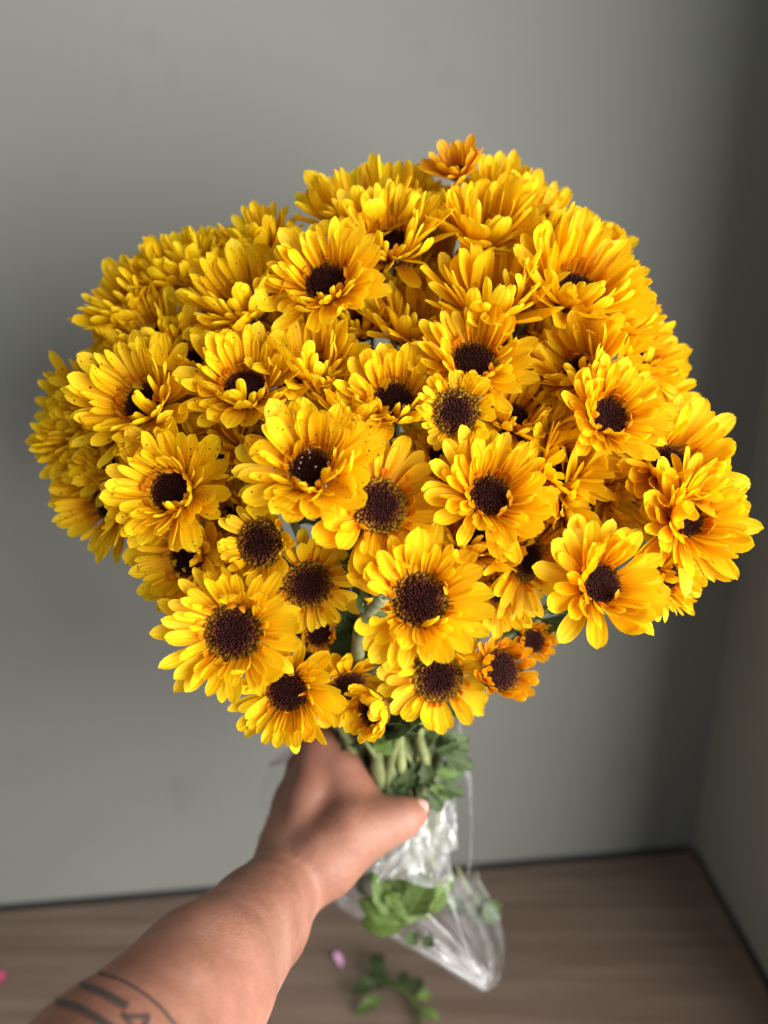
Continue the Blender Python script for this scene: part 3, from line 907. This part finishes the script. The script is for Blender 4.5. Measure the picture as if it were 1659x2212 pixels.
leafy_stem('flower_stem', 'slim stem at the left of the bunch beside the knuckles', [P(700, 1480, .53), P(745, 1590, .585), P(775, 1650, .603), P(800, 1720, .615), P(850, 1870, .648)], 0.0036,
           [(760, 1600, .590, 200, .022, False, 2), (775, 1650, .592, 240, .022, False, 4), (740, 1580, .585, 120, .024, False, 1)])
leafy_stem('flower_stem', 'dim stems filling the middle of the neck with dark leaves', [P(860, 1300, .53), P(862, 1450, .560), P(866, 1600, .600), P(870, 1720, .620), P(880, 1870, .650)], 0.0045,
           [(860, 1350, .52, 120, .035, False, 0), (840, 1400, .53, 60, .035, False, 1), (800, 1420, .53, 150, .035, False, 2), (770, 1400, .53, 200, .032, False, 3),
            (1000, 1390, .53, 60, .032, False, 4), (1060, 1360, .53, 30, .034, False, 0), (1010, 1350, .53, 100, .034, False, 1), (1080, 1330, .53, 330, .03, False, 3), (1150, 1320, .535, 20, .03, False, 2),
            (870, 1590, .590, 45, .025, False, 3), (880, 1640, .595, 315, .025, False, 2)])
bs = leafy_stem('broken_stem', 'broken grey green stem stub poking out beside the low centre flower', [P(828, 1292, .404), P(815, 1303, .407), P(800, 1320, .412), P(774, 1352, .425), P(770, 1420, .50), P(815, 1600, .60)], 0.0034,
           [(788, 1330, .410, 105, .012, False, 1), (806, 1330, .410, 10, .009, False, 2)], M_WILT, 'stem')
o = link('torn_strand', tube([(bs.matrix_world.inverted() @ P(*q)) for q in ((826, 1294, .404), (836, 1292, .404), (845, 1293, .403), (853, 1290, .402))], [0.0012, 0.0007, 0.0006, 0.0003], M_WILT, 'torn_strand', 5), bs)

# ------------------------------------------------------------------ arm and hand: one continuous skin
prims = []      # (a, b, ra, rb, blend)
def limb(points, radii):
    for i in range(len(points) - 1):
        prims.append((np.array(points[i]), np.array(points[i + 1]), radii[i], radii[i + 1]))
limb([P(-5, 2680, .265), P(238, 2365, .340), P(435, 2125, .420), P(556, 1990, .510), P(626, 1896, .572)], [.0475, .0455, .0392, .0335, .0288])
Wp = P(622, 1893, .572)
K = [P(688, 1612, .605), P(655, 1660, .635), P(632, 1722, .658), P(612, 1785, .668)]
kr = [.0135, .0130, .0125, .0115]
for k_, r_, q in zip(K, kr, ((650, 1860, .572), (630, 1870, .58), (612, 1872, .587), (600, 1878, .592))):
    limb([P(*q), Vector(np.array(P(*q)) * 0.45 + np.array(k_) * 0.55), k_], [.020, .0175, r_])
FING = [
    [(715, 1606, .668), (790, 1622, .697), (842, 1636, .700)],
    [(690, 1658, .694), (785, 1672, .716), (846, 1682, .714)],
    [(688, 1716, .708), (778, 1726, .722), (838, 1732, .718)],
    [(688, 1774, .712), (765, 1782, .720), (812, 1786, .714)]]
for k_, r_, fp in zip(K, kr, FING):
    q = [P(*a) for a in fp]
    limb([k_] + q, [r_, .0102, .0092, .0080])
# thenar, web and thumb
limb([P(668, 1880, .568), P(700, 1858, .565), P(765, 1795, .572), P(828, 1776, .574), P(870, 1766, .574), P(900, 1752, .580)], [.025, .0255, .0248, .0178, .0136, .0098])
limb([P(690, 1640, .603), P(720, 1735, .598), P(760, 1790, .580)], [.013, .021, .021])
limb([P(632, 1840, .585), P(662, 1735, .612), P(690, 1650, .612)], [.0265, .024, .0165])
limb([P(700, 1610, .603), P(738, 1660, .597), P(760, 1715, .590), P(780, 1765, .583)], [.015, .0155, .018, .021])

allp = np.array([p for pr in prims for p in (pr[0], pr[1])])
lo_ = allp.min(0) - 0.055; hi_ = allp.max(0) + 0.055
VX = 0.0032
nx, ny, nz = [int(math.ceil(v)) for v in (hi_ - lo_) / VX]
gx = lo_[0] + np.arange(nx) * VX; gy = lo_[1] + np.arange(ny) * VX; gz = lo_[2] + np.arange(nz) * VX
sdf = np.full((nx, ny, nz), 0.05, dtype=np.float32)
KB = 0.008
for a, b, ra, rb in prims:
    mg = max(ra, rb) + 0.03
    l0 = np.minimum(a, b) - mg; h0 = np.maximum(a, b) + mg
    i0 = np.maximum(0, ((l0 - lo_) / VX).astype(int)); i1 = np.minimum((nx, ny, nz), ((h0 - lo_) / VX).astype(int) + 2)
    X, Y, Z = np.meshgrid(gx[i0[0]:i1[0]], gy[i0[1]:i1[1]], gz[i0[2]:i1[2]], indexing='ij')
    ba = b - a; L2 = float(ba @ ba)
    t = np.clip(((X - a[0]) * ba[0] + (Y - a[1]) * ba[1] + (Z - a[2]) * ba[2]) / L2, 0, 1)
    dd = np.sqrt((X - a[0] - t * ba[0]) ** 2 + (Y - a[1] - t * ba[1]) ** 2 + (Z - a[2] - t * ba[2]) ** 2) - (ra + (rb - ra) * t)
    sl = sdf[i0[0]:i1[0], i0[1]:i1[1], i0[2]:i1[2]]
    kb = KB if max(ra, rb) > 0.0125 else 0.003
    hh = np.clip(0.5 + 0.5 * (sl - dd) / kb, 0, 1)
    sl[...] = (sl * (1 - hh) + dd * hh - kb * hh * (1 - hh)).astype(np.float32)

def surface_nets(s, org, vx):
    ins = s < 0
    c = [ins[i:s.shape[0] - 1 + i, j:s.shape[1] - 1 + j, k:s.shape[2] - 1 + k] for i in (0, 1) for j in (0, 1) for k in (0, 1)]
    tot = sum(x.astype(np.int8) for x in c)
    act = (tot > 0) & (tot < 8)
    idx = -np.ones(act.shape, dtype=np.int64); ii = np.argwhere(act); idx[act] = np.arange(len(ii))
    acc = np.zeros((len(ii), 3)); cnt = np.zeros(len(ii))
    offs = [(i, j, k) for i in (0, 1) for j in (0, 1) for k in (0, 1)]
    val = {o: s[ii[:, 0] + o[0], ii[:, 1] + o[1], ii[:, 2] + o[2]] for o in offs}
    for o in offs:
        for ax in range(3):
            if o[ax]: continue
            q = list(o); q[ax] = 1; q = tuple(q)
            va, vb = val[o], val[q]
            m_ = (va < 0) != (vb < 0)
            t = np.where(m_, va / np.where(m_, va - vb, 1), 0)
            pt = np.repeat(np.array(o, float)[None], len(ii), 0); pt[:, ax] += t
            acc[m_] += pt[m_]; cnt[m_] += 1
    verts = org + (ii + acc / cnt[:, None]) * vx
    faces = []
    for ax in range(3):
        u, v = [(1, 2), (2, 0), (0, 1)][ax]
        sa = [slice(None)] * 3; sb = [slice(None)] * 3
        sa[ax] = slice(0, -1); sb[ax] = slice(1, None)
        x = ins[tuple(sa)]; y = ins[tuple(sb)]
        e = np.argwhere(x != y)
        e = e[(e[:, u] > 0) & (e[:, v] > 0) & (e[:, u] < s.shape[u] - 1) & (e[:, v] < s.shape[v] - 1)]
        if not len(e): continue
        flip = x[e[:, 0], e[:, 1], e[:, 2]]
        def at(du, dv):
            q = e.copy(); q[:, u] -= du; q[:, v] -= dv
            return idx[q[:, 0], q[:, 1], q[:, 2]]
        quad = np.stack([at(1, 1), at(0, 1), at(0, 0), at(1, 0)], 1)
        quad[~flip] = quad[~flip][:, ::-1]
        faces.append(quad)
    return verts, np.concatenate(faces)
vv, ff = surface_nets(sdf, lo_, VX)
me = mesh('person', vv.tolist(), ff.tolist(), M_SKIN)
bm = bmesh.new(); bm.from_mesh(me)
for _ in range(3): bmesh.ops.smooth_vert(bm, verts=bm.verts, factor=0.5, use_axis_x=True, use_axis_y=True, use_axis_z=True)
bmesh.ops.recalc_face_normals(bm, faces=bm.faces)
bm.to_mesh(me)
bvh = BVHTree.FromBMesh(bm)
bm.free()
at_ = me.attributes.new('hand', 'FLOAT', 'POINT')
co = np.empty(len(me.vertices) * 3); me.vertices.foreach_get('co', co); co = co.reshape(-1, 3)
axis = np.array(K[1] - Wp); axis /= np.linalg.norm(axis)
hv = np.clip(((co - np.array(Wp)) @ axis - 0.01) / 0.06, 0, 1)  # weight of the painted hand shade, rising from wrist to knuckles
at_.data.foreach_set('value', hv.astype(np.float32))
me.polygons.foreach_set('use_smooth', [True] * len(me.polygons))
person = link('person', me)
tag(person, 'bare left forearm with dark curved tattoo bands, its fist gripping the flower stems', 'person')

def skin_strip(pts, width, name='tattoo'):
    """a flat inked strip lying on the skin under a measured line"""
    q = [Vector((x * 0.4299, 1645.8 + y * 0.4299, 0)) for x, y in pts]
    # resample smoothly
    fine = []
    for i in range(len(q) - 1):
        p0 = q[max(0, i - 1)]; p1 = q[i]; p2 = q[i + 1]; p3 = q[min(len(q) - 1, i + 2)]
        for s in range(8):
            t = s / 8
            fine.append(0.5 * ((2 * p1) + (p2 - p0) * t + (2 * p0 - 5 * p1 + 4 * p2 - p3) * t * t + (3 * p1 - p0 - 3 * p2 + p3) * t ** 3))
    fine.append(q[-1])
    vs_, fs = [], []
    nc = 9
    for i, p in enumerate(fine):
        t = (fine[min(i + 1, len(fine) - 1)] - fine[max(i - 1, 0)]).normalized()
        nrm = Vector((-t.y, t.x, 0))
        wd = width[0] + (width[1] - width[0]) * i / (len(fine) - 1)
        row = []
        for c_ in range(nc):
            s = p + nrm * (wd * 0.52 * (c_ / (nc - 1) - 0.5))
            r = ray(s.x, s.y).normalized()
            hit, hn, _, _ = bvh.ray_cast(C_POS, r)
            row.append(hit + hn * 0.00035 if hit is not None else None)
        if any(v is None for v in row): continue
        vs_.append(row)
    V = [v for row in vs_ for v in row]
    for i in range(len(vs_) - 1):
        for c_ in range(nc - 1):
            a = i * nc + c_
            fs.append((a, a + 1, a + nc + 1, a + nc))
    if V: link(name, mesh(name, V, fs, M_INK, True, [(i % nc / (nc - 1), i // nc / max(1, len(vs_) - 1)) for i in range(len(V))]), person)
skin_strip([(255, 1150), (300, 1124), (380, 1118), (470, 1140), (550, 1180), (640, 1232)], (18, 42))
skin_strip([(170, 1230), (210, 1210), (270, 1206), (350, 1220), (430, 1255), (500, 1300), (580, 1360)], (18, 46))
skin_strip([(360, 1062), (400, 1052), (450, 1050), (540, 1072), (640, 1112), (740, 1178), (820, 1250), (890, 1340)], (5, 15))
skin_strip([(612, 1270), (660, 1283), (752, 1278)], (20, 24))
skin_strip([(618, 1272), (640, 1300), (668, 1330)], (14, 16))
skin_strip([(744, 1272), (738, 1300), (722, 1350)], (24, 24))
# thumb nail
tp = P(900, 1752, .580); td = (P(900, 1752, .580) - P(870, 1766, .574)).normalized()
up_ = (C_RIGHT * 0.55 + C_UP * 0.75 - C_FWD * 0.25); up_ = (up_ - td * up_.dot(td)).normalized(); sd_ = td.cross(up_)
def nail(u, v):
    a = (u - 0.5) * 1.9; r = 0.0112
    s = v * 0.012 - 0.004
    k = math.sqrt(max(0, 1 - ((v - 0.3) / 0.72) ** 2)) if v > 0.3 else 1
    return tp + td * s + up_ * (r * math.cos(a * k) - 0.0045 * v * v) + sd_ * (r * 0.8 * math.sin(a * k))
link('thumbnail', grid(7, 7, nail, M_NAIL, 'thumbnail'), person)

# ------------------------------------------------------------------ plastic sleeve
rows = [  # y-ish rows: left, right, depth, half thickness
    ((668, 1596), (992, 1545), .665, .030),
    ((585, 1640), (1012, 1640), .690, .014),
    ((556, 1720), (1022, 1740), .695, .010),
    ((620, 1830), (1026, 1830), .685, .020),
    ((694, 1906), (1036, 1900), .668, .024),
    ((745, 1962), (1078, 1972), .664, .014),
    ((840, 2018), (1090, 2040), .662, .008),
    ((925, 2066), (1088, 2085), .660, .004),
    ((1000, 2110), (1078, 2118), .660, .002),
    ((1046, 2138), (1056, 2141), .660, .001)]
def cat(p, t):
    t *= len(p) - 1; i = min(int(t), len(p) - 2); t -= i
    a, b, c_, d_ = p[max(0, i - 1)], p[i], p[i + 1], p[min(len(p) - 1, i + 2)]
    return 0.5 * (2 * b + (c_ - a) * t + (2 * a - 5 * b + 4 * c_ - d_) * t * t + (3 * b - a - 3 * c_ + d_) * t ** 3)
RL = [np.array(r[0], float) for r in rows]; RR = [np.array(r[1], float) for r in rows]
RD = [np.array([r[2], r[3]]) for r in rows]
def lin(p, t):
    t *= len(p) - 1; i = min(int(t), len(p) - 2); t -= i
    return p[i] * (1 - t) + p[i + 1] * t
def film(sign):
    rs = random.Random(5 if sign > 0 else 8)
    fr = [(rs.uniform(5, 26), rs.uniform(-9, 9), rs.uniform(0, 6.28), rs.uniform(0.0006, 0.0022)) for _ in range(9)]
    def fn(u, v):
        l, r = lin(RL, v), lin(RR, v); dd, th = lin(RD, v)
        xy = l * (1 - u) + r * u
        bulge = (4 * u * (1 - u)) ** 0.95
        wv = sum(a * abs(math.sin(fu * u + fv * v + ph)) for fu, fv, ph, a in fr) - 0.004
        wv *= 1 - 0.6 * v
        return P(xy[0], xy[1], dd - sign * (th * bulge) + wv * min(1, 4 * u * (1 - u) * 2))
    return fn
sleeve = empty('plastic_sleeve', GRIP + DOWN * 0.1)
sleeve.matrix_world = Matrix.Translation(GRIP + DOWN * 0.1)
tag(sleeve, 'clear crinkled plastic sleeve hanging to a point below the fist', 'plastic sleeve')
def put(name, me):
    o = link(name, me, sleeve)
    o.matrix_basis = sleeve.matrix_world.inverted()
    return o
# the front sheet starts below the fist, which closes on the film above it
ff_ = film(1)
put('front_film', grid(40, 34, lambda u, v: ff_(u, 0.42 + 0.58 * v), M_FILM, 'front_film'))
fb_ = film(-1)
put('back_film', grid(40, 50, lambda u, v: fb_(u, v), M_FILM, 'back_film'))
# heat sealed bottom seam
sp = [lin(RL, v) for v in np.linspace(0.5, 1.0, 24)]; sdp = [cat(RD, v)[0] for v in np.linspace(0.5, 1.0, 24)]
def seam(u, v):
    i = min(int(v * 23), 22); t = v * 23 - i
    q = sp[i] * (1 - t) + sp[i + 1] * t; dd = sdp[i] * (1 - t) + sdp[i + 1] * t
    nrm = np.array([-0.5, 0.86])
    q = q + nrm * (u - 0.35) * (10 + 3 * math.sin(v * 9))
    return P(q[0], q[1], dd - 0.004 + 0.003 * math.sin(u * 6 + v * 20))
put('seam', grid(6, 46, seam, M_SEAM, 'seam'))
# folds: narrow doubled strips of film
def fold(pts, w_, seed):
    rs = random.Random(seed)
    def fn(u, v):
        q = cat([np.array(p, float) for p in pts], v)
        return P(q[0] + (u - 0.5) * w_ * (0.6 + 0.4 * math.sin(v * 5 + seed)), q[1], q[2] + 0.0025 * math.sin(u * 8 + v * 14 + seed))
    put('fold', grid(6, 20, fn, M_SEAM, 'fold'))
fold([(990, 1560, .630), (1012, 1680, .640), (1018, 1800, .640), (1012, 1890, .630)], 12, 1)
fold([(955, 1890, .622), (985, 1980, .625), (1005, 2040, .635), (1022, 2110, .648)], 16, 2)
# crumpled film gathered right below the fist
def crumple(seed, cx, cy, wx, wy, d0, amp):
    rs = random.Random(seed)
    fr = [(rs.uniform(4, 12), rs.uniform(-8, 8), rs.uniform(0, 6.28), rs.uniform(0.2, 1)) for _ in range(7)]
    def fn(u, v):
        wv = sum(a * (1 - 2 * abs(math.sin(fu * u + fv * v + ph))) for fu, fv, ph, a in fr) / 4
        taper = 0.55 + 0.5 * v
        return P(cx + (u - 0.5) * wx * taper - 18 * (v - .5), cy + (v - 0.5) * wy + 10 * math.sin(u * 7 + seed), d0 + amp * wv)
    put('crumple', grid(26, 20, fn, M_CRUMPLE, 'crumple'))
crumple(3, 905, 1845, 160, 125, .606, .007)
crumple(4, 948, 1785, 95, 120, .612, .006)
crumple(6, 870, 1850, 110, 70, .602, .005)

# cut leaves inside the sleeve
leafy_stem('leaf_sprig', 'bright green leafy sprig inside the bottom of the sleeve', [P(900, 1860, .650), P(890, 1920, .650), P(870, 1985, .652)], 0.0024,
    [(885, 1985, .634, 160, .046, True, 0, .1), (890, 1995, .632, 178, .046, True, 1, .1), (872, 1995, .630, 62, .052, True, 2, .1), (885, 1975, .634, 135, .044, True, 3, .1), (930, 1985, .634, 148, .044, True, 2, .2), (850, 1990, .636, 110, .044, True, 1, .2),
     (880, 1975, .640, 105, .038, True, 4, .1), (905, 1985, .640, 50, .046, True, 1, .0), (880, 2000, .650, 290, .026, False, 2), (930, 2010, .650, 260, .022, False, 1)], M_STEM, 'leaf sprig')
leafy_stem('leaf_sprig', 'dark leaf sprig pressed against the right side of the sleeve', [P(985, 1870, .668), P(1010, 1920, .668), P(1035, 1960, .668)], 0.0018,
    [(1030, 1915, .664, 275, .042, False, 0), (1040, 1930, .664, 300, .036, False, 3), (1000, 1920, .668, 250, .034, False, 1)], M_STEM, 'leaf sprig')
leafy_stem('leaf_sprig', 'dim leaf at the left of the sleeve beside the wrist', [P(850, 1850, .662), P(800, 1890, .662), P(770, 1910, .662)], 0.0018,
    [(775, 1905, .660, 190, .024, False, 4), (800, 1900, .660, 230, .024, False, 2)], M_STEM, 'leaf sprig')

# ------------------------------------------------------------------ litter on the table
def table_sprig():
    c_ = on_table(850, 2130)
    root = empty('leaf_cutting', c_); root.matrix_world = Matrix.Translation(c_)
    tag(root, 'curled dark green leaf cutting lying on the tabletop', 'leaf cutting')
    inv = root.matrix_world.inverted()
    path = [on_table(915, 2260, .006), on_table(905, 2190, .008), on_table(880, 2145, .012), on_table(845, 2120, .014), on_table(800, 2080, .010)]
    ps = [Vector(cat([np.array(p) for p in path], t)) for t in np.linspace(0, 1, 16)]
    link('stalk', tube([inv @ p for p in ps], 0.0028, M_FRESH, 'stalk', 7), root)
    for (x, y, z, a, s, fr, sd2, face) in ((850, 2130, .016, 160, .050, 0, 0, .9), (830, 2110, .018, 120, .045, 0, 1, 1.2), (820, 2120, .02, 200, .045, 0, 2, .8), (800, 2090, .016, 60, .040, 0, 3, 1.0),
                                            (830, 2150, .012, 215, .048, 1, 3, 1.3), (890, 2150, .016, 70, .040, 0, 4, 1.1), (895, 2160, .014, 30, .034, 1, 1, 1.0), (880, 2140, .02, 110, .036, 0, 5, 1.0), (905, 2180, .012, 330, .03, 1, 0, 1.2)):
        p = on_table(x, y, z)
        xd = Vector((math.cos(R(a)), math.sin(R(a)), rnd.uniform(-.1, .35))).normalized()
        zd = Vector((rnd.uniform(-.3, .3), -0.4, face)); zd = (zd - xd * zd.dot(xd)).normalized(); yd = zd.cross(xd)
        o = link('leaf', (FRESH if fr else LEAVES)[sd2 % 5], root)
        o.matrix_basis = inv @ Matrix.Translation(p) @ Matrix((xd, yd, zd)).transposed().to_4x4() @ Matrix.Scale(s * 0.82, 4)
table_sprig()
def loose_petal(name, label, x, y, a, s, mat):
    me = petal_mesh(name, 'outer', random.Random(77)); me.materials.append(mat)
    o = link(name, me)
    o.location = on_table(x, y, .003); o.rotation_euler = (0.1, -0.2, R(a)); o.scale = (s, s * 1.2, s)
    tag(o, label, 'petal')
loose_petal('loose_petal', 'small pink petal lying on the tabletop left of the sleeve', 738, 2088, 110, .018, M_PINK)
loose_petal('loose_petal', 'magenta petal on the tabletop at the left edge of the picture', -10, 2132, 80, .018, M_RED)

sc.cycles.max_bounces = 8
sc.cycles.transparent_max_bounces = 12
sc.cycles.use_denoising = True
